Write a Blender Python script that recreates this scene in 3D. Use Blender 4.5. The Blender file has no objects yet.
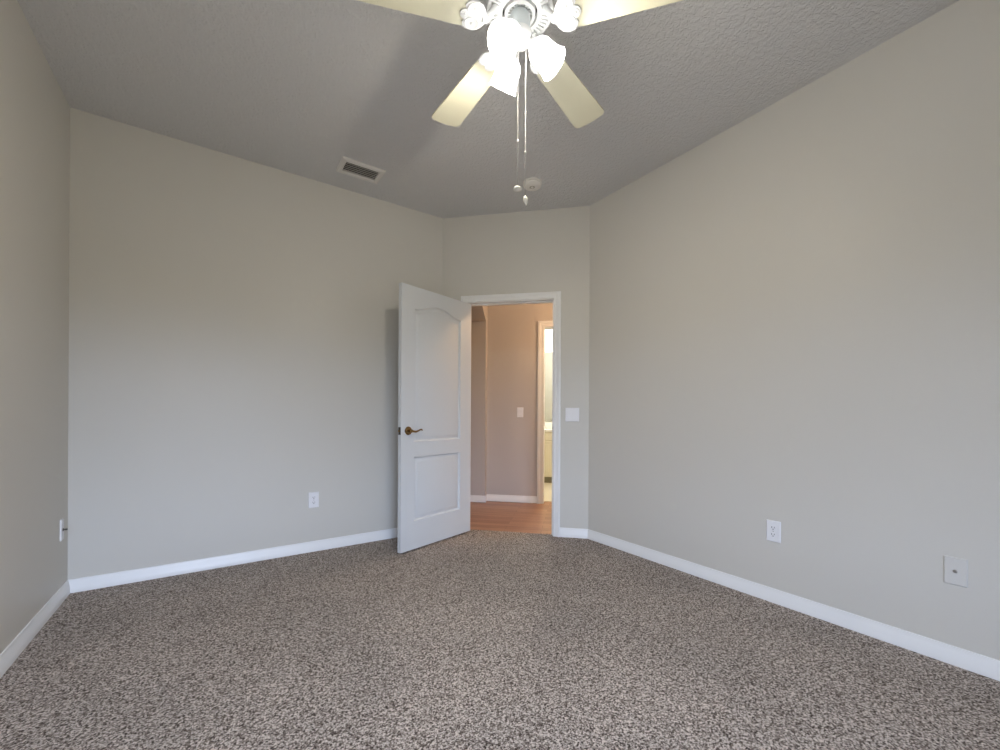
import bpy, bmesh, math, random
from math import sin, cos, pi, radians
from mathutils import Vector, Matrix
from mathutils.geometry import delaunay_2d_cdt

random.seed(4)
S = bpy.context.scene
COL = S.collection

# ------------------------------------------------------------------ camera
EYE = 1.07                                   # camera height, metres
YAW = 0.5975
cam_data = bpy.data.cameras.new('camera')
cam = bpy.data.objects.new('camera', cam_data)
COL.objects.link(cam)
cam_data.sensor_width = 36.0
cam_data.lens = 411.99 * 36.0 / 1000.0
cam_data.shift_y = 37.83 / 1000.0
cam_data.clip_start = 0.02
cam.matrix_world = (Matrix.Translation((0, 0, EYE)) @ Matrix.Rotation(-YAW, 4, 'Z')
                    @ Matrix.Rotation(pi / 2, 4, 'X') @ Matrix.Rotation(0.0052, 4, 'Z'))
S.camera = cam

# ------------------------------------------------------------------ exposure
S.view_settings.view_transform = 'Standard'
S.view_settings.look = 'None'
S.view_settings.gamma = 1.0
S.view_settings.use_curve_mapping = False
S.view_settings.exposure = 0.49
S.cycles.use_denoising = True
S.cycles.max_bounces = 10
S.cycles.diffuse_bounces = 7
S.cycles.transparent_max_bounces = 8
S.cycles.sample_clamp_indirect = 4.0

# ------------------------------------------------------------------ world
SKY = 24.0
W = bpy.data.worlds.new('sky')
S.world = W
W.use_nodes = True
_nt = W.node_tree
_tc = _nt.nodes.new('ShaderNodeTexCoord'); _sx = _nt.nodes.new('ShaderNodeSeparateXYZ'); _rp = _nt.nodes.new('ShaderNodeValToRGB')
_nt.links.new(_tc.outputs['Generated'], _sx.inputs[0]); _nt.links.new(_sx.outputs['Z'], _rp.inputs['Fac'])
# lawn and trees below the horizon, overcast-blue sky above it
_rp.color_ramp.elements[0].position = 0.010; _rp.color_ramp.elements[0].color = (0.085, 0.080, 0.060, 1)
_rp.color_ramp.elements[1].position = 0.085; _rp.color_ramp.elements[1].color = (0.61, 0.735, 1.0, 1)
_nt.links.new(_rp.outputs['Color'], _nt.nodes['Background'].inputs[0])
_nt.nodes['Background'].inputs[1].default_value = SKY

# ------------------------------------------------------------------ room numbers
H = 2.848                                    # ceiling
L = 0.733                                    # left wall at x = -L
D = 3.4195                                   # long back wall at y = D
R = 2.614                                    # right wall at x = R
BU = 1.684                                   # where back wall meets the door wall
EV = D - (R - BU)                            # where door wall meets the right wall
FRONT = -1.30                                # window wall behind the camera
WT = 0.115                                   # wall thickness
B0 = Vector((BU, D, 0))
MB = Matrix.Translation(B0) @ Matrix.Rotation(-pi / 4, 4, 'Z')   # door wall frame: along, beyond, up
FAN = Vector((0.947, 1.270, 0))

# ------------------------------------------------------------------ lights
def area(name, M, sx, sy, power, col):
    l = bpy.data.lights.new(name, 'AREA')
    l.shape = 'RECTANGLE'; l.size = sx; l.size_y = sy; l.energy = power; l.color = col
    o = bpy.data.objects.new(name, l); COL.objects.link(o); o.matrix_world = M
    return o
def lamp(name, loc, power, col, rad=0.05, parent=None):
    l = bpy.data.lights.new(name, 'POINT')
    l.energy = power; l.color = col; l.shadow_soft_size = rad
    o = bpy.data.objects.new(name, l); COL.objects.link(o); o.location = loc
    if parent: o.parent = parent
    return o
WIN = (-0.66, 0.44, 0.50, 2.05)              # window: x0, x1, z0, z1
portal = area('window_portal', Matrix.Translation(((WIN[0] + WIN[1]) / 2, FRONT - 0.118, (WIN[2] + WIN[3]) / 2)) @ Matrix.Rotation(pi / 2, 4, 'X'),
              WIN[1] - WIN[0], WIN[3] - WIN[2], 1.0, (1, 1, 1))
portal.data.cycles.is_portal = True          # only guides the sky light through the window opening
lamp('hall_lamp', MB @ Vector((1.75, 0.62, 2.45)), 27.0, (1.0, 0.65, 0.37), 0.10)
lamp('bathroom_lamp', MB @ Vector((0.95, 2.5, 2.40)), 42.0, (1.0, 0.97, 0.90), 0.10)
BULB_POWER = 12.0
BULB_COL = (1.0, 0.92, 0.77)
SHADE_GLOW = 3.6

# ------------------------------------------------------------------ material helpers
def mat(name, col, rough=0.5, metal=0.0, spec=0.5, emit=None, emit_strength=0.0):
    m = bpy.data.materials.new(name); m.use_nodes = True
    b = m.node_tree.nodes['Principled BSDF']
    b.inputs['Base Color'].default_value = (*col, 1)
    b.inputs['Roughness'].default_value = rough
    b.inputs['Metallic'].default_value = metal
    b.inputs['Specular IOR Level'].default_value = spec
    if emit:
        b.inputs['Emission Color'].default_value = (*emit, 1)
        b.inputs['Emission Strength'].default_value = emit_strength
    return m
def nd(m, t, **kw):
    n = m.node_tree.nodes.new(t)
    for k, v in kw.items():
        if k in n.inputs: n.inputs[k].default_value = v
        else: setattr(n, k, v)
    return n
def lk(m, a, b): m.node_tree.links.new(a, b)
def bump(m, height, strength, dist):
    b = nd(m, 'ShaderNodeBump'); b.inputs['Strength'].default_value = strength; b.inputs['Distance'].default_value = dist
    lk(m, height, b.inputs['Height'])
    lk(m, b.outputs['Normal'], m.node_tree.nodes['Principled BSDF'].inputs['Normal'])
    return b
def coords(m): return nd(m, 'ShaderNodeTexCoord').outputs['Object']
def ramp(m, fac, stops):
    r = nd(m, 'ShaderNodeValToRGB')
    el = r.color_ramp.elements
    while len(el) < len(stops): el.new(0.5)
    for e, (p, c) in zip(el, stops): e.position = p; e.color = (*c, 1) if len(c) == 3 else c
    lk(m, fac, r.inputs['Fac'])
    return r

def paint(name, col, rough, scale, strength, dist):
    m = mat(name, col, rough, spec=0.35)
    co = coords(m)
    n = nd(m, 'ShaderNodeTexNoise', Scale=scale, Detail=3.0); lk(m, co, n.inputs['Vector'])
    bump(m, n.outputs['Fac'], strength, dist)
    return m
M_WALL = paint('greige_wall_paint', (0.62, 0.602, 0.555), 0.44, 160.0, 0.12, 0.002)
M_HALLWALL = paint('hall_wall_paint', (0.54, 0.50, 0.47), 0.44, 160.0, 0.12, 0.002)
M_TRIM = mat('white_trim_paint', (0.83, 0.835, 0.835), 0.35)
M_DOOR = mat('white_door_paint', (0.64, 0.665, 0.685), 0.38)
M_BATHWALL = mat('bathroom_wall_paint', (0.80, 0.79, 0.72), 0.6)

def make_ceiling():
    m = mat('knockdown_ceiling', (0.67, 0.67, 0.67), 0.85, spec=0.2)
    co = coords(m)
    n = nd(m, 'ShaderNodeTexNoise', Scale=48.0, Detail=4.0, Roughness=0.55, Distortion=0.6); lk(m, co, n.inputs['Vector'])
    r = ramp(m, n.outputs['Fac'], [(0.42, (0, 0, 0)), (0.60, (1, 1, 1))])
    bump(m, r.outputs['Color'], 0.6, 0.005)
    return m
M_CEIL = make_ceiling()

def make_carpet():
    m = mat('speckled_carpet', (0.2, 0.18, 0.17), 0.95, spec=0.08)
    co = coords(m)
    v = nd(m, 'ShaderNodeTexVoronoi', Scale=185.0); lk(m, co, v.inputs['Vector'])
    n1 = nd(m, 'ShaderNodeTexNoise', Scale=165.0, Detail=2.0, Roughness=0.6); lk(m, co, n1.inputs['Vector'])
    n2 = nd(m, 'ShaderNodeTexNoise', Scale=1.6, Detail=3.0); lk(m, co, n2.inputs['Vector'])
    n3 = nd(m, 'ShaderNodeTexNoise', Scale=80.0, Detail=1.0); lk(m, co, n3.inputs['Vector'])
    sep = nd(m, 'ShaderNodeSeparateColor'); lk(m, v.outputs['Color'], sep.inputs['Color'])
    mx = nd(m, 'ShaderNodeMix', data_type='FLOAT'); mx.inputs['Factor'].default_value = 0.74
    mx0 = nd(m, 'ShaderNodeMix', data_type='FLOAT'); mx0.inputs['Factor'].default_value = 0.32
    lk(m, n1.outputs['Fac'], mx0.inputs['A']); lk(m, n3.outputs['Fac'], mx0.inputs['B'])
    lk(m, sep.outputs['Red'], mx.inputs['A']); lk(m, mx0.outputs['Result'], mx.inputs['B'])
    rp = ramp(m, mx.outputs['Result'], [(0.35, (0.055, 0.041, 0.034)), (0.44, (0.225, 0.184, 0.158)),
                                       (0.53, (0.41, 0.360, 0.322)), (0.62, (0.73, 0.65, 0.585))])
    # broad pile-direction patches
    r2 = ramp(m, n2.outputs['Fac'], [(0.35, (0.90, 0.90, 0.90)), (0.65, (1.06, 1.05, 1.04))])
    mm = nd(m, 'ShaderNodeMix', data_type='RGBA', blend_type='MULTIPLY'); mm.inputs['Factor'].default_value = 1.0
    lk(m, rp.outputs['Color'], mm.inputs['A']); lk(m, r2.outputs['Color'], mm.inputs['B'])
    b = m.node_tree.nodes['Principled BSDF']
    lk(m, mm.outputs['Result'], b.inputs['Base Color'])
    bump(m, mx.outputs['Result'], 0.8, 0.012)
    return m
M_CARPET = make_carpet()

def make_wood():
    m = mat('hall_wood_floor', (0.3, 0.16, 0.09), 0.32)
    co = coords(m)
    mp = nd(m, 'ShaderNodeMapping'); mp.inputs['Scale'].default_value = (1, 1, 1); lk(m, co, mp.inputs['Vector'])
    br = nd(m, 'ShaderNodeTexBrick', Scale=1.0)
    br.offset = 0.37; br.inputs['Brick Width'].default_value = 0.9; br.inputs['Row Height'].default_value = 0.083
    br.inputs['Mortar Size'].default_value = 0.0012
    br.inputs['Color1'].default_value = (0.47, 0.25, 0.145, 1); br.inputs['Color2'].default_value = (0.33, 0.16, 0.088, 1)
    br.inputs['Mortar'].default_value = (0.10, 0.045, 0.02, 1)
    lk(m, mp.outputs['Vector'], br.inputs['Vector'])
    mp2 = nd(m, 'ShaderNodeMapping'); mp2.inputs['Scale'].default_value = (2.0, 55.0, 1); lk(m, co, mp2.inputs['Vector'])
    n = nd(m, 'ShaderNodeTexNoise', Scale=1.0, Detail=4.0); lk(m, mp2.outputs['Vector'], n.inputs['Vector'])
    r = ramp(m, n.outputs['Fac'], [(0.3, (0.78, 0.76, 0.74)), (0.7, (1.15, 1.15, 1.15))])
    mm = nd(m, 'ShaderNodeMix', data_type='RGBA', blend_type='MULTIPLY'); mm.inputs['Factor'].default_value = 1.0
    lk(m, br.outputs['Color'], mm.inputs['A']); lk(m, r.outputs['Color'], mm.inputs['B'])
    lk(m, mm.outputs['Result'], m.node_tree.nodes['Principled BSDF'].inputs['Base Color'])
    return m
M_WOOD = make_wood()
M_TILE = mat('pale_bathroom_tile', (0.70, 0.64, 0.50), 0.3)
M_PLASTIC = mat('white_plastic', (0.82, 0.82, 0.84), 0.35)
M_ALMOND = mat('light_almond_plastic', (0.64, 0.63, 0.60), 0.38)
M_SLOT = mat('dark_slot', (0.05, 0.05, 0.055), 0.6)
M_GREYMETAL = mat('nickel', (0.45, 0.44, 0.42), 0.3, 1.0)
M_BRASS = mat('aged_brass', (0.33, 0.21, 0.09), 0.14, 1.0)
M_DARKMETAL = mat('dark_bronze', (0.07, 0.06, 0.05), 0.35, 0.8)
M_FANWHITE = mat('white_enamel', (0.80, 0.81, 0.80), 0.35)
M_FANDARK = mat('motor_cavity', (0.035, 0.04, 0.04), 0.7)
M_BLADE = mat('cream_fan_blade', (0.76, 0.735, 0.56), 0.45)
M_STEM = mat('pale_grey_enamel', (0.66, 0.71, 0.72), 0.4)
M_SHADE = mat('frosted_glass_shade', (0.85, 0.85, 0.85), 0.4, emit=(1.0, 0.985, 0.97), emit_strength=SHADE_GLOW)
def see_through(m, t):
    # thin frosted glass: part of the bulb's light passes straight through
    nt = m.node_tree; out = nt.nodes['Material Output']; mix = nt.nodes.new('ShaderNodeMixShader'); tr = nt.nodes.new('ShaderNodeBsdfTransparent')
    mix.inputs[0].default_value = t
    nt.links.new(nt.nodes['Principled BSDF'].outputs[0], mix.inputs[1]); nt.links.new(tr.outputs[0], mix.inputs[2]); nt.links.new(mix.outputs[0], out.inputs[0])
see_through(M_SHADE, 0.16)
M_BULB = mat('lit_bulb', (1, 1, 1), 0.4, emit=(1.0, 0.93, 0.82), emit_strength=6.0)
M_CHAIN = mat('steel_chain', (0.60, 0.59, 0.57), 0.3, 0.6)
M_CORD = mat('grey_cord', (0.22, 0.21, 0.20), 0.8)
M_IVORY = mat('ivory_pull', (0.86, 0.84, 0.76), 0.25)
M_VENT = mat('vent_metal', (0.74, 0.72, 0.69), 0.5)
M_VENTDARK = mat('duct_dark', (0.035, 0.03, 0.027), 0.8)
M_DETECTOR = mat('detector_plastic', (0.86, 0.84, 0.80), 0.45)
M_CABINET = mat('cream_cabinet_paint', (0.72, 0.68, 0.53), 0.45)
M_COUNTER = mat('white_cultured_marble', (0.83, 0.82, 0.78), 0.2)
M_MIRROR = mat('mirror_glass', (0.86, 0.90, 0.84), 0.03, 1.0)
M_TOE = mat('dark_toe_kick', (0.30, 0.28, 0.20), 0.7)
def make_glass():
    m = bpy.data.materials.new('window_glass'); m.use_nodes = True
    nt = m.node_tree; nt.nodes.clear()
    o = nt.nodes.new('ShaderNodeOutputMaterial'); mix = nt.nodes.new('ShaderNodeMixShader')
    t = nt.nodes.new('ShaderNodeBsdfTransparent'); g = nt.nodes.new('ShaderNodeBsdfGlossy')
    g.inputs['Roughness'].default_value = 0.02; mix.inputs[0].default_value = 0.06
    nt.links.new(t.outputs[0], mix.inputs[1]); nt.links.new(g.outputs[0], mix.inputs[2]); nt.links.new(mix.outputs[0], o.inputs[0])
    return m
M_GLASS = make_glass()

# ------------------------------------------------------------------ mesh helpers
class B:
    def __init__(s): s.bm = bmesh.new()
    def box(s, x0, x1, y0, y1, z0, z1, bev=0.0, M=None, seg=2):
        v = [s.bm.verts.new((x, y, z)) for z in (z0, z1) for y in (y0, y1) for x in (x0, x1)]
        f = [s.bm.faces.new([v[i] for i in q]) for q in ((0, 2, 3, 1), (4, 5, 7, 6), (0, 1, 5, 4), (2, 6, 7, 3), (0, 4, 6, 2), (1, 3, 7, 5))]
        allv = v
        if bev:
            es = list({e for ff in f for e in ff.edges})
            r = bmesh.ops.bevel(s.bm, geom=es, offset=bev, segments=seg, affect='EDGES', profile=0.5)
            allv = list({w for w in r['verts']} | {w for w in v if w.is_valid})
        if M is not None: bmesh.ops.transform(s.bm, matrix=M, verts=allv)
        return s
    def prism(s, pts, z0, z1, M=None):
        a = [s.bm.verts.new((p[0], p[1], z0)) for p in pts]; b = [s.bm.verts.new((p[0], p[1], z1)) for p in pts]
        n = len(pts)
        s.bm.faces.new(a[::-1]); s.bm.faces.new(b)
        for i in range(n): s.bm.faces.new((a[i], a[(i + 1) % n], b[(i + 1) % n], b[i]))
        if M is not None: bmesh.ops.transform(s.bm, matrix=M, verts=a + b)
        return s
    def lathe(s, prof, n=32, M=None, cap=True, wave=None):
        rings = []; vs = []
        for k, (r, z) in enumerate(prof):
            if r < 1e-6: rg = [s.bm.verts.new((0, 0, z))]
            else:
                rg = []
                for i in range(n):
                    a = 2 * pi * i / n; rr, zz = r, z
                    if wave: rr, zz = wave(k, a, r, z)
                    rg.append(s.bm.verts.new((rr * cos(a), rr * sin(a), zz)))
            rings.append(rg); vs += rg
        for a, b in zip(rings, rings[1:]):
            for i in range(n):
                j = (i + 1) % n
                if len(a) == 1 and len(b) == 1: continue
                if len(a) == 1: s.bm.faces.new((a[0], b[i], b[j]))
                elif len(b) == 1: s.bm.faces.new((a[i], b[0], a[j]))
                else: s.bm.faces.new((a[i], b[i], b[j], a[j]))
        if cap:
            for rg in (rings[0], rings[-1]):
                if len(rg) > 2: s.bm.faces.new(rg)
        if M is not None: bmesh.ops.transform(s.bm, matrix=M, verts=vs)
        return s
    def tube(s, pts, rad, n=10, M=None):
        pts = [Vector(p) for p in pts]; rads = rad if isinstance(rad, (list, tuple)) else [rad] * len(pts)
        rings = []; vs = []
        ref = Vector((0, 0, 1))
        for i, p in enumerate(pts):
            t = (pts[min(i + 1, len(pts) - 1)] - pts[max(i - 1, 0)]).normalized()
            u = t.cross(ref)
            if u.length < 0.05: u = t.cross(Vector((1, 0, 0)))
            u.normalize(); w = t.cross(u).normalized()
            rg = [s.bm.verts.new(p + (u * cos(2 * pi * k / n) + w * sin(2 * pi * k / n)) * rads[i]) for k in range(n)]
            rings.append(rg); vs += rg
        for a, b in zip(rings, rings[1:]):
            for k in range(n): s.bm.faces.new((a[k], a[(k + 1) % n], b[(k + 1) % n], b[k]))
        s.bm.faces.new(rings[0][::-1]); s.bm.faces.new(rings[-1])
        if M is not None: bmesh.ops.transform(s.bm, matrix=M, verts=vs)
        return s
    def sphere(s, c, r, M=None, sc=(1, 1, 1), u=16, v=10):
        res = bmesh.ops.create_uvsphere(s.bm, u_segments=u, v_segments=v, radius=r)
        T = Matrix.Translation(c) @ Matrix.Diagonal((*sc, 1))
        if M is not None: T = M @ T
        bmesh.ops.transform(s.bm, matrix=T, verts=res['verts'])
        return s
    def sweep(s, prof, path, M=None):
        """prof: list of (w, th); path(w, th) -> list of 3-D points"""
        cols = [[s.bm.verts.new(p) for p in path(w, t)] for w, t in prof]
        n = len(cols)
        for i in range(n):
            a, b = cols[i], cols[(i + 1) % n]
            for k in range(len(a) - 1): s.bm.faces.new((a[k], b[k], b[k + 1], a[k + 1]))
        s.bm.faces.new([c[0] for c in cols]); s.bm.faces.new([c[-1] for c in cols][::-1])
        if M is not None: bmesh.ops.transform(s.bm, matrix=M, verts=[v for c in cols for v in c])
        return s
    def build(s, name, m, parent=None, M=None, smooth=False, loc=None, rotz=0.0):
        bmesh.ops.recalc_face_normals(s.bm, faces=s.bm.faces[:])
        me = bpy.data.meshes.new(name); s.bm.to_mesh(me); s.bm.free()
        me.materials.append(m)
        if smooth:
            for p in me.polygons: p.use_smooth = True
            try: me.set_sharp_from_angle(angle=radians(38))
            except Exception: pass
        o = bpy.data.objects.new(name, me); COL.objects.link(o)
        if parent: o.parent = parent
        if M is not None: o.matrix_local = M
        if loc is not None: o.location = loc; o.rotation_euler = (0, 0, rotz)
        return o

def struct(o, label=None, cat=None):
    o['kind'] = 'structure'
    if label: o['label'] = label
    if cat: o['category'] = cat
    return o
def thing(name, label, cat, loc=(0, 0, 0), rotz=0.0, group=None):
    o = bpy.data.objects.new(name, None); COL.objects.link(o)
    o.empty_display_size = 0.05
    o.location = loc; o.rotation_euler = (0, 0, rotz)
    o['label'] = label; o['category'] = cat
    if group: o['group'] = group
    return o
MBR = -pi / 4
def atB(t, d, z): return MB @ Vector((t, d, z))

# ================================================================== ROOM SHELL
foot = [(-L, FRONT), (R, FRONT), (R, EV), (BU, D), (-L, D)]
# doorway numbers (along the door wall)
J0, J1, JH = 0.242, 1.012, 2.060            # jamb faces and head
CW = 0.057                                   # casing width
RG = 0.006                                   # reveal
carpet = [(-L - 0.02, FRONT - 0.02), (R + 0.02, FRONT - 0.02), (R + 0.02, EV + 0.01)]
for t, d in ((J1, 0.0), (J1, 0.052), (J0, 0.052), (J0, 0.0)):
    p = atB(t, d, 0); carpet.append((p.x, p.y))
carpet += [(BU + 0.01, D + 0.02), (-L - 0.02, D + 0.02)]
struct(B().prism(carpet, -0.05, 0.0).build('floor', M_CARPET), 'speckled grey-brown carpet covering the bedroom floor', 'floor')
struct(B().prism(foot, H, H + 0.1).build('ceiling', M_CEIL), 'flat grey textured ceiling above the bedroom', 'ceiling')
struct(B().box(-L - WT, -L, FRONT - WT, D + WT, -0.05, H + 0.1).build('wall_left', M_WALL), 'greige wall along the left side', 'wall')
struct(B().box(-L, BU, D, D + WT, -0.05, H + 0.1).build('wall_back', M_WALL), 'long greige wall behind the open door', 'wall')
struct(B().box(R, R + WT, FRONT - WT, EV, -0.05, H + 0.1).build('wall_right', M_WALL), 'long greige wall along the right side', 'wall')
b = B()
b.box(-1.7, J0 - 0.018, 0, WT, -0.05, H + 0.1, M=MB); b.box(J1 + 0.018, 2.4, 0, WT, -0.05, H + 0.1, M=MB)
b.box(J0 - 0.018, J1 + 0.018, 0, WT, JH + 0.018, H + 0.1, M=MB)
struct(b.build('wall_door', M_WALL), 'short angled greige wall holding the doorway', 'wall')
b = B()
b.box(-L, WIN[0], FRONT - WT, FRONT, -0.05, H + 0.1); b.box(WIN[1], R, FRONT - WT, FRONT, -0.05, H + 0.1)
b.box(WIN[0], WIN[1], FRONT - WT, FRONT, -0.05, WIN[2]); b.box(WIN[0], WIN[1], FRONT - WT, FRONT, WIN[3], H + 0.1)
struct(b.build('wall_front', M_WALL), 'greige window wall behind the viewer', 'wall')
# window behind the viewer
b = B()
x0, x1, z0, z1 = WIN
for q in ((x0, x0 + 0.05, z0, z1), (x1 - 0.05, x1, z0, z1), (x0 + 0.05, x1 - 0.05, z0, z0 + 0.05), (x0 + 0.05, x1 - 0.05, z1 - 0.05, z1), (x0 + 0.05, x1 - 0.05, 1.27, 1.32)):
    b.box(q[0], q[1], FRONT - 0.09, FRONT - 0.04, q[2], q[3], 0.004)
w = struct(b.build('window_1', M_TRIM), 'white framed window behind the viewer', 'window')
B().box(x0 + 0.05, x1 - 0.05, FRONT - 0.068, FRONT - 0.062, z0 + 0.05, 1.27).build('window_pane', M_GLASS, w)
B().box(x0 + 0.05, x1 - 0.05, FRONT - 0.068, FRONT - 0.062, 1.32, z1 - 0.05).build('window_pane', M_GLASS, w)
B().box(x0, x1, FRONT - 0.04, FRONT + 0.03, z0, z0 + 0.02, 0.004).build('window_sill', M_TRIM, w)

# baseboards
BASE = [(0, 0), (0.0145, 0), (0.0145, 0.036), (0.0115, 0.040), (0.0115, 0.051), (0.0085, 0.055), (0.0075, 0.066), (0.0050, 0.072), (0.0050, 0.077), (0.002, 0.0785), (0, 0.0785)]
def baseboard(name, p, q, n, label):
    p, q, n = Vector((*p, 0)), Vector((*q, 0)), Vector((*n, 0))
    o = B().sweep(BASE, lambda w_, t_: [p + n * w_ + Vector((0, 0, t_)), q + n * w_ + Vector((0, 0, t_))]).build(name, M_TRIM, smooth=True)
    return struct(o, label, 'baseboard')
s2 = 2 ** -0.5
baseboard('baseboard_left', (-L, FRONT), (-L, D), (1, 0), 'white baseboard along the left wall')
baseboard('baseboard_back', (-L, D), (BU, D), (0, -1), 'white baseboard along the long back wall')
def Bxy(t, d): p = atB(t, d, 0); return (p.x, p.y)
baseboard('baseboard_door', Bxy(J1 + RG + CW - 0.001, 0), Bxy(1.3155 + 0.004, 0), (-s2, -s2), 'short white baseboard right of the doorway')
baseboard('baseboard_right', (R, FRONT), (R, EV + 0.004), (-1, 0), 'white baseboard along the right wall')
baseboard('baseboard_front', (-L, FRONT), (R, FRONT), (0, 1), 'white baseboard under the window behind the viewer')
baseboard('baseboard_door_corner', Bxy(0.0, 0), Bxy(J0 - RG - CW + 0.001, 0), (-s2, -s2), 'short white baseboard hidden behind the open door')

# door casing, jamb
def casing_path(t0, t1, zh, sgn, d0, zb=0.0):
    def f(w_, th):
        return [atB(t0 - w_, d0 - sgn * th, zb), atB(t0 - w_, d0 - sgn * th, zh + w_), atB(t1 + w_, d0 - sgn * th, zh + w_), atB(t1 + w_, d0 - sgn * th, zb)]
    return f
def casing_prof(cw):
    return [(0, 0), (0, 0.007), (0.004, 0.0105), (0.010, 0.0105), (0.013, 0.0075), (cw * 0.55, 0.0105), (cw * 0.60, 0.0155), (cw * 0.78, 0.0185), (cw - 0.003, 0.0185), (cw, 0.0165), (cw, 0)]
struct(B().sweep(casing_prof(CW), casing_path(J0 - RG, J1 + RG, JH + RG, 1, 0.0)).build('trim_1', M_TRIM, smooth=True), 'white moulded casing around the bedroom doorway', 'door trim')
b = B()
b.box(J0 - 0.018, J0, -0.001, WT + 0.001, -0.01, JH + 0.018, M=MB); b.box(J1, J1 + 0.018, -0.001, WT + 0.001, -0.01, JH + 0.018, M=MB)
b.box(J0, J1, -0.001, WT + 0.001, JH, JH + 0.018, M=MB)
b.box(J0, J0 + 0.011, 0.038, 0.072, 0.0, JH, M=MB); b.box(J1 - 0.011, J1, 0.038, 0.072, 0.0, JH, M=MB)
b.box(J0 + 0.011, J1 - 0.011, 0.038, 0.072, JH - 0.011, JH, M=MB)
jamb = struct(b.build('trim_2', M_TRIM), 'white jamb and stop lining the bedroom doorway', 'door trim')
o = B().box(J1 - 0.0015, J1 + 0.001, 0.004, 0.034, 0.895, 0.955, 0.0005, M=MB).build('strike_plate', M_BRASS, jamb)
o['label'] = 'brass strike plate on the right jamb'

# ================================================================== OPEN DOOR
DW, DT, DZ0, DZ1 = 0.774, 0.035, 0.014, 2.042
face_dir = Vector((0.952, 0.305, 0)).normalized()      # free edge -> hinge, along the leaf
free = Vector((1.1345, 2.967, 0)) - face_dir * 0.013
MD = Matrix.Translation(free) @ Matrix.Rotation(math.atan2(face_dir.y, face_dir.x), 4, 'Z')   # local x: free->hinge, y: into leaf, z up
door = bpy.data.objects.new('door_1', None); COL.objects.link(door); door.matrix_world = MD
struct(door, 'open white two-panel door with arched upper panel', 'door')

def offset_poly(pts, dist):
    n = len(pts); out = []
    for i in range(n):
        a, p, c = Vector(pts[i - 1]), Vector(pts[i]), Vector(pts[(i + 1) % n])
        e1 = (p - a).normalized(); e2 = (c - p).normalized()
        n1 = Vector((-e1.y, e1.x)); n2 = Vector((-e2.y, e2.x))   # inward for a counter-clockwise loop
        m = (n1 + n2); k = m.dot(n1)
        out.append(tuple(p + m * (dist / max(k, 0.3))))
    return out
px0, px1 = 0.127, 0.640
lower = [(px0, 0.230), (px1, 0.230), (px1, 0.725), (px0, 0.725)]
upper = [(px0, 0.842), (px1, 0.842), (px1, 1.868)]
NA = 26
for i in range(1, NA):                                     # cathedral arch, from right to left
    u = i / NA
    h = 0.5 - 0.5 * cos(2 * pi * u)
    upper.append((px1 + (px0 - px1) * u, 1.868 + 0.058 * h ** 0.85))
upper.append((px0, 1.868))
def panelled(y0, sign):
    """one moulded face at y = y0; sign +1 sinks towards +y"""
    bm = bmesh.new()
    outer = [(0, DZ0), (DW, DZ0), (DW, DZ1), (0, DZ1)]
    loops = [outer, lower, upper]
    co = [Vector(p) for lp in loops for p in lp]; edges = []; k = 0
    for lp in loops:
        edges += [(k + i, k + (i + 1) % len(lp)) for i in range(len(lp))]; k += len(lp)
    vs, es, fs, *_ = delaunay_2d_cdt(co, edges, [], 0, 1e-6)
    def inside(p, poly):
        c = False; j = len(poly) - 1
        for i in range(len(poly)):
            if (poly[i][1] > p.y) != (poly[j][1] > p.y) and p.x < (poly[j][0] - poly[i][0]) * (p.y - poly[i][1]) / (poly[j][1] - poly[i][1]) + poly[i][0]: c = not c
            j = i
        return c
    bv = [bm.verts.new((v.x, y0, v.y)) for v in vs]
    for f in fs:
        c = sum((vs[i] for i in f), Vector((0, 0))) / len(f)
        if inside(c, lower) or inside(c, upper): continue
        bm.faces.new([bv[i] for i in f])
    prof = [(0.0, 0.0), (0.004, 0.0100), (0.010, 0.0140), (0.017, 0.0140), (0.028, 0.0080), (0.040, 0.0028), (0.044, 0.0020)]
    for lp in (lower, upper):
        prev = None
        for dist, dep in prof:
            rg = [bm.verts.new((q[0], y0 + sign * dep, q[1])) for q in offset_poly(lp, dist)]
            if prev:
                for i in range(len(rg)): bm.faces.new((prev[i], prev[(i + 1) % len(rg)], rg[(i + 1) % len(rg)], rg[i]))
            prev = rg
        bm.faces.new(prev)
    bmesh.ops.remove_doubles(bm, verts=bm.verts[:], dist=1e-5)
    return bm
bb = B(); bb.bm.free(); bb.bm = panelled(0.0, 1)
tmp = panelled(DT, -1); me_t = bpy.data.meshes.new('t'); tmp.to_mesh(me_t); tmp.free(); bb.bm.from_mesh(me_t); bpy.data.meshes.remove(me_t)
for q in (((0, 0), (0, DT)), ((DW, 0), (DW, DT))):
    v = [bb.bm.verts.new((q[0][0], y, z)) for y, z in ((0, DZ0), (DT, DZ0), (DT, DZ1), (0, DZ1))]; bb.bm.faces.new(v)
for z in (DZ0, DZ1):
    v = [bb.bm.verts.new((x, y, z)) for x, y in ((0, 0), (DW, 0), (DW, DT), (0, DT))]; bb.bm.faces.new(v)
bmesh.ops.remove_doubles(bb.bm, verts=bb.bm.verts[:], dist=1e-5)
bb.build('door_leaf', M_DOOR, door, smooth=True)
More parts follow.
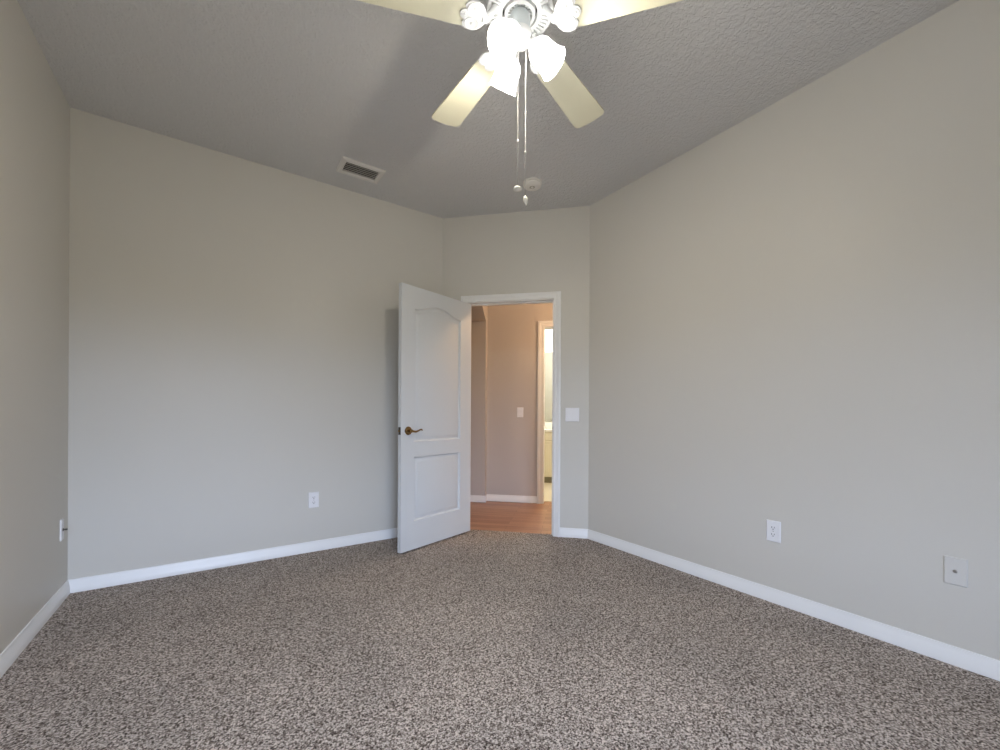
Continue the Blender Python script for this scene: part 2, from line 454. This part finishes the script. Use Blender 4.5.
# lever handles (both faces), latch plate, hinges
HX, HZ = 0.066, 0.930
def lever(y, s):
    Mx = Matrix.Translation((HX, y, HZ)) @ Matrix.Rotation(pi / 2 * s, 4, 'X')      # local z points away from the face
    b = B().lathe([(0, 0), (0.031, 0), (0.033, 0.003), (0.031, 0.008), (0.024, 0.011), (0.012, 0.013), (0.0105, 0.030), (0.013, 0.036), (0.013, 0.044), (0.008, 0.050), (0, 0.051)], 28, M=Mx, cap=False)
    h = b.build('door_handle', M_BRASS, door, smooth=True); h['label'] = 'polished brass rose and lever handle'
    pts = [(HX, y - s * 0.040, HZ), (HX + 0.018, y - s * 0.043, HZ - 0.004), (HX + 0.040, y - s * 0.044, HZ - 0.007), (HX + 0.062, y - s * 0.044, HZ - 0.001), (HX + 0.082, y - s * 0.043, HZ + 0.007), (HX + 0.098, y - s * 0.042, HZ + 0.008), (HX + 0.108, y - s * 0.041, HZ + 0.001)]
    lv = B().tube(pts, [0.009, 0.0085, 0.0075, 0.0065, 0.006, 0.0065, 0.004], 12).build('lever', M_BRASS, h, smooth=True)
    return h
lever(0.0, 1); lever(DT, -1)
o = B().box(-0.0012, 0.001, 0.005, 0.030, HZ - 0.029, HZ + 0.029, 0.0004).build('latch_plate', M_DARKMETAL, door); o['label'] = 'dark bronze latch plate on the door edge'
B().box(-0.010, 0.0, 0.011, 0.024, HZ - 0.009, HZ + 0.009, 0.002).build('latch_bolt', M_BRASS, o)
for z in (0.25, 1.03, 1.82):
    B().lathe([(0.006, z - 0.045), (0.006, z + 0.045)], 14, M=Matrix.Translation((DW + 0.003, DT + 0.004, 0))).build('hinge', M_BRASS, door, smooth=True)

# ================================================================== HALL
HD = 1.290                                   # far hall wall
HC = 2.60
BJ = 0.826                                   # bathroom jamb face
BJ2, BJH = 1.588, 2.085
struct(B().box(-1.7, 2.4, 0.052, HD + 0.14, -0.06, -0.006).build('floor_hall', M_WOOD, M=MB), 'reddish brown wood plank floor in the hall', 'floor')
b = B()
b.box(-1.7, BJ - 0.018, HD, HD + WT, -0.05, HC, M=MB); b.box(BJ2 + 0.018, 2.4, HD, HD + WT, -0.05, HC, M=MB)
b.box(BJ - 0.018, BJ2 + 0.018, HD, HD + WT, BJH + 0.018, HC, M=MB)
b.box(-1.7, 0.135, HD - 0.09, HD, -0.05, HC, M=MB)
struct(b.build('wall_hall', M_HALLWALL), 'beige hall wall seen through the doorway', 'wall')
struct(B().box(-1.8, -1.7, 0.0, HD + WT, -0.05, HC, M=MB).build('wall_hall_left', M_HALLWALL), 'end wall of the hall on the left', 'wall')
struct(B().box(2.4, 2.5, 0.0, HD + WT, -0.05, HC, M=MB).build('wall_hall_right', M_HALLWALL), 'end wall of the hall on the right', 'wall')
struct(B().box(-1.8, 2.5, WT, HD + WT, HC, HC + 0.08, M=MB).build('ceiling_hall', M_HALLWALL), 'hall ceiling above the doorway', 'ceiling')
struct(B().prism([(-1.7, HD - 0.09), (-1.7, WT), (0.320, WT), (0.135, HD - 0.09)], 2.172, HC, M=MB).build('ceiling_hall_dropped', M_HALLWALL), 'dropped soffit at the upper left of the hall', 'ceiling')
def hallbase(name, t0, t1, d, label):
    baseboard(name, Bxy(t0, d), Bxy(t1, d), (-s2, -s2), label)
hallbase('baseboard_hall', 0.135, BJ - RG - 0.07 + 0.001, HD, 'white baseboard along the hall wall beside the bathroom door')
hallbase('baseboard_hall_corner', -1.7, 0.135 + 0.0135, HD - 0.09, 'white baseboard on the projecting hall wall at left')
struct(B().sweep(casing_prof(0.07), casing_path(BJ - RG, BJ2 + RG, BJH + RG, 1, HD, -0.006)).build('trim_3', M_TRIM, smooth=True), 'white casing around the bathroom doorway across the hall', 'door trim')
b = B()
b.box(BJ - 0.018, BJ, HD - 0.001, HD + WT, -0.01, BJH + 0.018, M=MB); b.box(BJ2, BJ2 + 0.018, HD - 0.001, HD + WT, -0.01, BJH + 0.018, M=MB)
b.box(BJ, BJ2, HD - 0.001, HD + WT, BJH, BJH + 0.018, M=MB)
struct(b.build('trim_4', M_TRIM), 'white jamb lining the bathroom doorway', 'door trim')

# ================================================================== BATHROOM
BD0, BD1 = HD + WT, 3.26
struct(B().box(-0.4, 2.4, HD + 0.14, BD1, -0.06, -0.003).build('floor_bathroom', M_TILE, M=MB), 'pale tiled bathroom floor beyond the hall', 'floor')
struct(B().box(-0.5, 2.5, BD1, BD1 + 0.1, -0.05, HC, M=MB).build('wall_bathroom', M_BATHWALL), 'pale bathroom wall behind the vanity', 'wall')
struct(B().box(-0.5, -0.4, BD0, BD1, -0.05, HC, M=MB).build('wall_bathroom_left', M_BATHWALL), 'left bathroom wall', 'wall')
struct(B().box(2.4, 2.5, BD0, BD1, -0.05, HC, M=MB).build('wall_bathroom_right', M_BATHWALL), 'right bathroom wall', 'wall')
struct(B().box(-0.5, 2.5, BD0, BD1 + 0.1, HC, HC + 0.08, M=MB).build('ceiling_bathroom', M_BATHWALL), 'bathroom ceiling', 'ceiling')
VX0, VX1, VF = 0.10, 1.60, 2.70
van = thing('bathroom_vanity', 'cream vanity cabinet with white countertop seen through the bathroom doorway', 'vanity', atB((VX0 + VX1) / 2, VF, -0.003), MBR)
hw = (VX1 - VX0) / 2
B().box(-hw, hw, 0.0, BD1 - VF - 0.004, 0.10, 0.785).build('cabinet_body', M_CABINET, van)
B().box(-hw + 0.01, hw - 0.01, 0.06, BD1 - VF - 0.004, 0.0, 0.10).build('toe_kick', M_TOE, van)
B().box(-hw - 0.015, hw + 0.015, -0.02, BD1 - VF - 0.003, 0.785, 0.82, 0.006).build('countertop', M_COUNTER, van)
B().box(-hw - 0.015, hw + 0.015, BD1 - VF - 0.02, BD1 - VF - 0.003, 0.82, 0.92, 0.004).build('backsplash', M_COUNTER, van)
for k in range(4):
    a = -hw + 0.012 + k * (2 * hw - 0.024) / 4; c = a + (2 * hw - 0.024) / 4 - 0.012
    f = B().box(a, c, -0.018, 0.0, 0.66, 0.765, 0.004).build('drawer', M_CABINET, van)
    B().sphere(((a + c) / 2, -0.030, 0.712), 0.012).build('knob', M_BRASS, f, smooth=True)
    f = B().box(a, c, -0.018, 0.0, 0.125, 0.645, 0.004).box(a + 0.05, c - 0.05, -0.021, -0.017, 0.175, 0.595, 0.002).build('cabinet_door', M_CABINET, van)
    B().sphere((c - 0.03 if k % 2 == 0 else a + 0.03, -0.030, 0.60), 0.012).build('knob', M_BRASS, f, smooth=True)
mir = thing('wall_mirror', 'frameless mirror above the white bathroom countertop', 'mirror', atB((VX0 + VX1) / 2, BD1, 0.93), MBR)
B().box(-hw, hw, -0.008, -0.002, 0.0, 1.15, 0.001).build('mirror_glass', M_MIRROR, mir)

# ================================================================== WALL PLATES
def cover(w_, h_, m, parent, dep=0.0065):
    b = B()
    prof = [(0.0, 0.0), (0.0, 0.0025), (0.0035, dep), ]
    loops = []
    for ins, y in prof:
        x, z = w_ / 2 - ins, h_ / 2 - ins
        loops.append([b.bm.verts.new((sx * x, -y, sz * z)) for sx, sz in ((-1, -1), (1, -1), (1, 1), (-1, 1))])
    for a, c in zip(loops, loops[1:]):
        for i in range(4): b.bm.faces.new((a[i], a[(i + 1) % 4], c[(i + 1) % 4], c[i]))
    b.bm.faces.new(loops[-1]); b.bm.faces.new(loops[0][::-1])
    return b.build('cover_plate', m, parent)
def screw(x, z, m, parent, y=-0.0065):
    b = B().lathe([(0, 0), (0.0032, 0), (0.0030, 0.001), (0, 0.0014)], 14, M=Matrix.Translation((x, y, z)) @ Matrix.Rotation(pi / 2, 4, 'X'), cap=False)
    return b.build('screw', m, parent, smooth=True)
def duplex(loc, rotz, label):
    t = thing('wall_outlet', label, 'outlet', loc, rotz, None)
    cover(0.074, 0.119, M_PLASTIC, t)
    screw(0, 0, M_GREYMETAL, t)
    for sz in (-1, 1):
        cz = sz * 0.0195
        pts = []
        for k in range(28):                                # round face flattened top and bottom
            a = 2 * pi * k / 28; pts.append((0.0172 * cos(a), max(-0.0135, min(0.0135, 0.0172 * sin(a)))))
        Mx = Matrix.Translation((0, -0.0062, cz)) @ Matrix.Rotation(pi / 2, 4, 'X')
        r = B().prism(pts, 0, 0.0022, M=Mx).build('receptacle', M_PLASTIC, t)
        s = B(); y = -0.0084
        s.box(-0.0078, -0.0052, y - 0.0004, y + 0.0006, cz - 0.002, cz + 0.0075); s.box(0.0052, 0.0078, y - 0.0004, y + 0.0006, cz - 0.001, cz + 0.0070)
        s.lathe([(0.0028, 0), (0.0028, 0.001)], 14, M=Matrix.Translation((0, y + 0.0006, cz - 0.0075)) @ Matrix.Rotation(pi / 2, 4, 'X'))
        s.build('socket_slot', M_SLOT, r)
    return t
duplex((0.600, D, 0.394), 0, 'white duplex outlet low on the long wall left of the open door')
duplex((R, 1.062, 0.404), -pi / 2, 'white duplex outlet on the right wall, the one nearer the doorway')

def coax(loc, rotz, label, m, connector, w_=0.076):
    t = thing('cable_plate', label, 'wall plate', loc, rotz)
    cover(w_, 0.119, m, t)
    for z in (-0.042, 0.042): screw(0, z, m, t)
    Mx = Matrix.Translation((0, -0.0062, 0)) @ Matrix.Rotation(pi / 2, 4, 'X')
    j = B().lathe([(0.0075, 0), (0.0075, 0.003), (0.0048, 0.003), (0.0048, connector), (0.0030, connector), (0.0030, connector - 0.0015), (0, connector - 0.0015)], 6 if connector < 0.01 else 16, M=Mx, cap=False).build('jack', M_DARKMETAL if connector > 0.01 else M_GREYMETAL, t)
    j['label'] = 'metal coaxial jack'
    return t
coax((R, 0.360, 0.401), -pi / 2, 'light almond cable plate with one centre jack, at the far right of the right wall', M_ALMOND, 0.005, 0.070)
coax((-L, 3.298, 0.400), pi / 2, 'white cable plate with a protruding jack on the left wall by the corner', M_PLASTIC, 0.019, 0.050)

def switch(loc, rotz, label, gangs, w_):
    t = thing('light_switch', label, 'light switch', loc, rotz)
    cover(w_, 0.119, M_PLASTIC, t)
    for g in range(gangs):
        x = (g - (gangs - 1) / 2) * 0.046
        fr = B().box(x - 0.0178, x + 0.0178, -0.0078, -0.005, -0.0345, 0.0345, 0.0008).build('rocker_frame', M_PLASTIC, t)
        b = B()                                           # rocker paddle: two slopes meeting in the middle
        pr = [(-0.0072, -0.031), (-0.0112, -0.031), (-0.0084, 0.0), (-0.0080, 0.031), (-0.0072, 0.031)]
        a = [b.bm.verts.new((x - 0.0152, y, z)) for y, z in pr]; c = [b.bm.verts.new((x + 0.0152, y, z)) for y, z in pr]
        for i in range(5): b.bm.faces.new((a[i], a[(i + 1) % 5], c[(i + 1) % 5], c[i]))
        b.bm.faces.new(a); b.bm.faces.new(c[::-1])
        b.build('rocker', M_PLASTIC, fr)
        for z in (-0.048, 0.048): screw(x, z, M_PLASTIC, t)
    return t
switch(atB(1.176, 0, 1.057), MBR, 'white double rocker switch on the angled wall right of the doorway', 2, 0.117)
switch(atB(0.543, HD, 1.076), MBR, 'single rocker switch on the hall wall beside the bathroom door', 1, 0.074)

# ================================================================== CEILING VENT
vent = thing('ceiling_vent', 'rectangular white louvred air vent on the ceiling near the back wall', 'vent', (0.851, 3.086, H))
VW, VD = 0.305, 0.205
b = B()
outer = [(-VW / 2, -VD / 2), (VW / 2, -VD / 2), (VW / 2, VD / 2), (-VW / 2, VD / 2)]
iw, idp = 0.232, 0.122
rings = []
for hx, hy, z in ((VW / 2, VD / 2, 0.0), (VW / 2, VD / 2, -0.007), (VW / 2 - 0.010, VD / 2 - 0.010, -0.014), (iw / 2 + 0.004, idp / 2 + 0.004, -0.012), (iw / 2, idp / 2, -0.008), (iw / 2, idp / 2, -0.001)):
    rings.append([b.bm.verts.new((sx * hx, sy * hy, z)) for sx, sy in ((-1, -1), (1, -1), (1, 1), (-1, 1))])
for a, c in zip(rings, rings[1:]):
    for i in range(4): b.bm.faces.new((a[i], a[(i + 1) % 4], c[(i + 1) % 4], c[i]))
b.build('vent_frame', M_VENT, vent)
B().box(-iw / 2, iw / 2, -idp / 2, idp / 2, -0.002, -0.0005).build('duct_opening', M_VENTDARK, vent)
for k in range(5):
    y = -idp / 2 + 0.014 + k * (idp - 0.022) / 4.4
    B().box(-iw / 2 + 0.002, iw / 2 - 0.002, -0.007, 0.007, -0.0004, 0.0004, M=Matrix.Translation((0, y, -0.0080)) @ Matrix.Rotation(radians(52), 4, 'X')).build('louvre', M_VENT, vent)

# ================================================================== SMOKE DETECTOR
sd = thing('smoke_detector', 'round white smoke detector on the ceiling near the doorway', 'smoke detector', (1.990, 2.497, H))
Mf = Matrix.Rotation(pi, 4, 'X')
B().lathe([(0.074, 0), (0.074, 0.006), (0.072, 0.008), (0.058, 0.008), (0.058, 0.013), (0, 0.013)], 40, M=Mf, cap=False).build('base_plate', M_DETECTOR, sd, smooth=True)
B().lathe([(0.056, 0.0125), (0.070, 0.0125), (0.071, 0.018), (0.068, 0.025), (0.060, 0.032), (0.048, 0.036), (0.024, 0.038), (0.021, 0.033), (0, 0.033)], 40, M=Mf, cap=False).build('cover', M_DETECTOR, sd, smooth=True)
o = B().lathe([(0.020, 0.032), (0.020, 0.0345), (0.013, 0.0345), (0.013, 0.032)], 24, M=Mf, cap=False).build('button_ring', M_TOE, sd, smooth=True); o['label'] = 'dark ring round the test button'
B().lathe([(0.012, 0.031), (0.012, 0.036), (0.009, 0.038), (0, 0.038)], 24, M=Mf, cap=False).build('test_button', M_DETECTOR, sd, smooth=True)

# ================================================================== CEILING FAN
fan = thing('ceiling_fan', 'white ceiling fan with cream blades and three lit glass shades', 'ceiling fan', (FAN.x, FAN.y, H))
ZB = 2.547 - H                               # blade level, below the ceiling
def rz(a): return Matrix.Rotation(a, 4, 'Z')
B().lathe([(0.0, 0), (0.070, 0), (0.072, -0.010), (0.060, -0.035), (0.036, -0.055), (0.020, -0.060)], 32, cap=False).build('canopy', M_FANWHITE, fan, smooth=True)
B().lathe([(0.014, -0.05), (0.014, -0.10)], 18).build('downrod', M_FANWHITE, fan, smooth=True)
mz = ZB + 0.060                              # underside of the motor housing
mh = B().lathe([(0.020, -0.092), (0.075, -0.098), (0.108, -0.115), (0.126, -0.140), (0.132, -0.165), (0.131, mz + 0.024), (0.129, mz + 0.008), (0.127, mz + 0.004)], 48, cap=False).build('motor_housing', M_FANWHITE, fan, smooth=True)
B().lathe([(0.124, mz + 0.020), (0.020, mz + 0.020)], 48, cap=False).build('motor_core', M_FANDARK, fan)
# vented underside: outer and inner rims with radial ribs between them
b = B()
b.lathe([(0.130, mz + 0.012), (0.127, mz), (0.114, mz - 0.002), (0.112, mz + 0.010)], 64, cap=False)
b.lathe([(0.085, mz + 0.010), (0.084, mz - 0.006), (0.068, mz - 0.008), (0.066, mz + 0.010)], 56, cap=False)
b.lathe([(0.060, mz + 0.012), (0.059, mz - 0.010), (0.047, mz - 0.012), (0.046, mz + 0.006)], 48, cap=False)
for k in range(42):
    b.box(0.083, 0.115, -0.0046, 0.0046, mz - 0.0045, mz + 0.004, M=rz(2 * pi * k / 42))
for k in range(20):
    b.box(0.030, 0.048, -0.0030, 0.0030, mz - 0.006, mz + 0.004, M=rz(2 * pi * k / 20))
b.build('vent_ring', M_FANWHITE, fan)
# blades with their irons
PITCH = radians(-6)
def blade_outline():
    right = []
    r0, r1, w0, w1 = 0.195, 0.638, 0.063, 0.079
    pts = [(r0, -0.040), (r0 + 0.02, -w0 + 0.004), (r0 + 0.06, -w0 - 0.001)]
    for k in range(1, 8):
        u = k / 8; pts.append((r0 + 0.06 + (r1 - 0.03 - r0 - 0.06) * u, -(w0 + (w1 - w0) * u)))
    for k in range(0, 7):                                   # rounded corner
        a = -pi / 2 + k * (pi / 2) / 6 * 0.86
        pts.append((r1 - 0.030 + 0.026 * cos(a), -w1 + 0.026 + 0.026 * sin(a)))
    pts.append((r1, -0.02))
    return pts + [(x, -y) for x, y in pts[::-1]]
iron_half = [(0.122, 0.013), (0.136, 0.020), (0.146, 0.040), (0.158, 0.056), (0.178, 0.065), (0.200, 0.063), (0.214, 0.052), (0.219, 0.036), (0.214, 0.026), (0.212, 0.023), (0.222, 0.020), (0.230, 0.011), (0.233, 0.0)]
iron_poly = [(x, -y) for x, y in iron_half] + [(x, y) for x, y in iron_half[-2::-1]]
blade0 = iron0 = None
first = []
for k in range(5):
    ang = radians(52.7 + 72 * k) - YAW
    Mk = rz(ang) @ Matrix.Translation((0, 0, ZB)) @ Matrix.Rotation(PITCH, 4, 'X')
    if k == 0:
        b = B().prism(blade_outline(), 0.0, 0.006)
        bl = b.build('blade', M_BLADE, fan, M=Mk)
        b = B().prism(iron_poly, -0.0045, -0.0002)
        for cy in (-0.029, 0.029):                          # raised round lobes
            b.lathe([(0.029, -0.004), (0.028, -0.0065), (0.024, -0.0065), (0.022, -0.0052), (0.006, -0.0052), (0.004, -0.007), (0, -0.0075)], 24, M=Matrix.Translation((0.182, cy * 1.1, 0)), cap=False)
        b.lathe([(0.014, -0.004), (0.013, -0.006), (0.004, -0.006), (0.003, -0.0075), (0, -0.0078)], 20, M=Matrix.Translation((0.214, 0, 0)), cap=False)
        # neck rising to the motor
        b.tube([(0.150, 0, -0.002), (0.128, 0, 0.008), (0.110, 0, 0.032), (0.098, 0, 0.050)], [0.013, 0.013, 0.012, 0.013], 12)
        ir = b.build('blade_iron', M_FANWHITE, fan, M=Mk, smooth=True)
        first = [bl, ir]
    else:
        for o in first:
            c = o.copy(); COL.objects.link(c); c.parent = fan; c.matrix_local = Mk
# switch housing and light kit
B().lathe([(0.0, mz - 0.002), (0.030, mz - 0.004), (0.037, mz - 0.012), (0.040, mz - 0.024), (0.040, mz - 0.058), (0.038, mz - 0.072), (0.036, mz - 0.076)], 36, cap=False).build('switch_housing', M_STEM, fan, smooth=True)
lz = mz - 0.076
B().lathe([(0.036, lz + 0.002), (0.046, lz - 0.004), (0.049, lz - 0.020), (0.044, lz - 0.036), (0.030, lz - 0.048), (0.012, lz - 0.054), (0.007, lz - 0.060), (0, lz - 0.063)], 36, cap=False).build('light_kit', M_FANWHITE, fan, smooth=True)
def shade(phi):
    a = radians(phi) - YAW
    tilt = radians(46)
    # local z runs outwards along the shade's axis
    M = rz(a) @ Matrix.Translation((0.034, 0, lz - 0.032)) @ Matrix.Rotation(pi / 2 + tilt, 4, 'Y')
    B().tube([(0, 0, 0), (0, 0, 0.030)], 0.013, 14).lathe([(0.013, 0.026), (0.027, 0.028), (0.028, 0.046), (0.024, 0.048)], 24, cap=False).build('lamp_holder', M_FANWHITE, fan, M=M, smooth=True)
    prof_o = [(0.026, 0.030), (0.031, 0.036), (0.043, 0.048), (0.048, 0.064), (0.049, 0.084), (0.050, 0.106), (0.053, 0.124), (0.059, 0.140)]
    prof = prof_o + [(r - 0.003, z - (0.001 if i == len(prof_o) - 1 else 0)) for i, (r, z) in reversed(list(enumerate(prof_o)))]
    no = len(prof_o)
    def wave(k, t, r, z):
        kk = k if k < no else 2 * no - 1 - k
        f = (kk / (no - 1)) ** 3
        return r * (1 + 0.004 * f * cos(8 * t)), z + 0.0006 * f * cos(8 * t)
    B().lathe(prof, 64, cap=False, wave=wave).build('lamp_shade', M_SHADE, fan, M=M, smooth=True)
    B().lathe([(0.012, 0.046), (0.013, 0.056), (0.022, 0.072), (0.026, 0.086), (0.022, 0.100), (0.012, 0.108), (0, 0.110)], 24, cap=False).build('light_bulb', M_BULB, fan, M=M, smooth=True)
    o = lamp('bulb_light', M @ Vector((0, 0, 0.128)), BULB_POWER, BULB_COL, 0.030, fan)
for phi in (120, -6, 240): shade(phi)
# pull chains
cx_, sx_ = cos(YAW), sin(YAW)
def pull(X, Y, z_top, z_mid, z_end, ball):
    u, v = cx_ * X + sx_ * Y - FAN.x, -sx_ * X + cx_ * Y - FAN.y
    b = B()
    n = int((z_top - z_mid) / 0.0042)
    b.tube([(u, v, z_top - H), (u, v, z_mid - H)], 0.0016, 8)
    for i in range(0, n, 2): b.sphere((u, v, z_top - H - i * 0.0042), 0.0026, u=8, v=6)
    b.lathe([(0, 0), (0.003, -0.002), (0.0045, -0.012), (0.003, -0.014), (0, -0.014)], 14, M=Matrix.Translation((u, v, z_mid - H)), cap=False)
    ch = b.build('pull_chain', M_CHAIN, fan, smooth=True)
    B().tube([(u, v, z_mid - 0.01 - H), (u, v, z_end - H)], 0.0009, 6).build('pull_cord', M_CORD, ch)
    if ball:
        o = B().lathe([(0, 0.010), (0.005, 0.008), (0.013, 0.003), (0.0175, -0.002), (0.0165, -0.007), (0.010, -0.010), (0, -0.0105)], 24, M=Matrix.Translation((u, v, z_end - H - 0.008)), cap=False).build('pull_knob', M_IVORY, ch, smooth=True)
        o['label'] = 'round white pull knob'
    else:
        o = B().lathe([(0, 0.010), (0.004, 0.008), (0.009, 0.000), (0.010, -0.007), (0.006, -0.016), (0.0035, -0.024), (0, -0.027)], 20, M=Matrix.Translation((u, v, z_end - H)) @ Matrix.Rotation(radians(-14), 4, 'Y') , cap=False).build('pull_knob', M_IVORY, ch, smooth=True)
        o['label'] = 'small drop-shaped ivory pull knob'
pull(0.0630, 1.590, 2.475, 2.128, 1.945, True)
pull(0.0925, 1.590, 2.475, 2.085, 1.898, False)
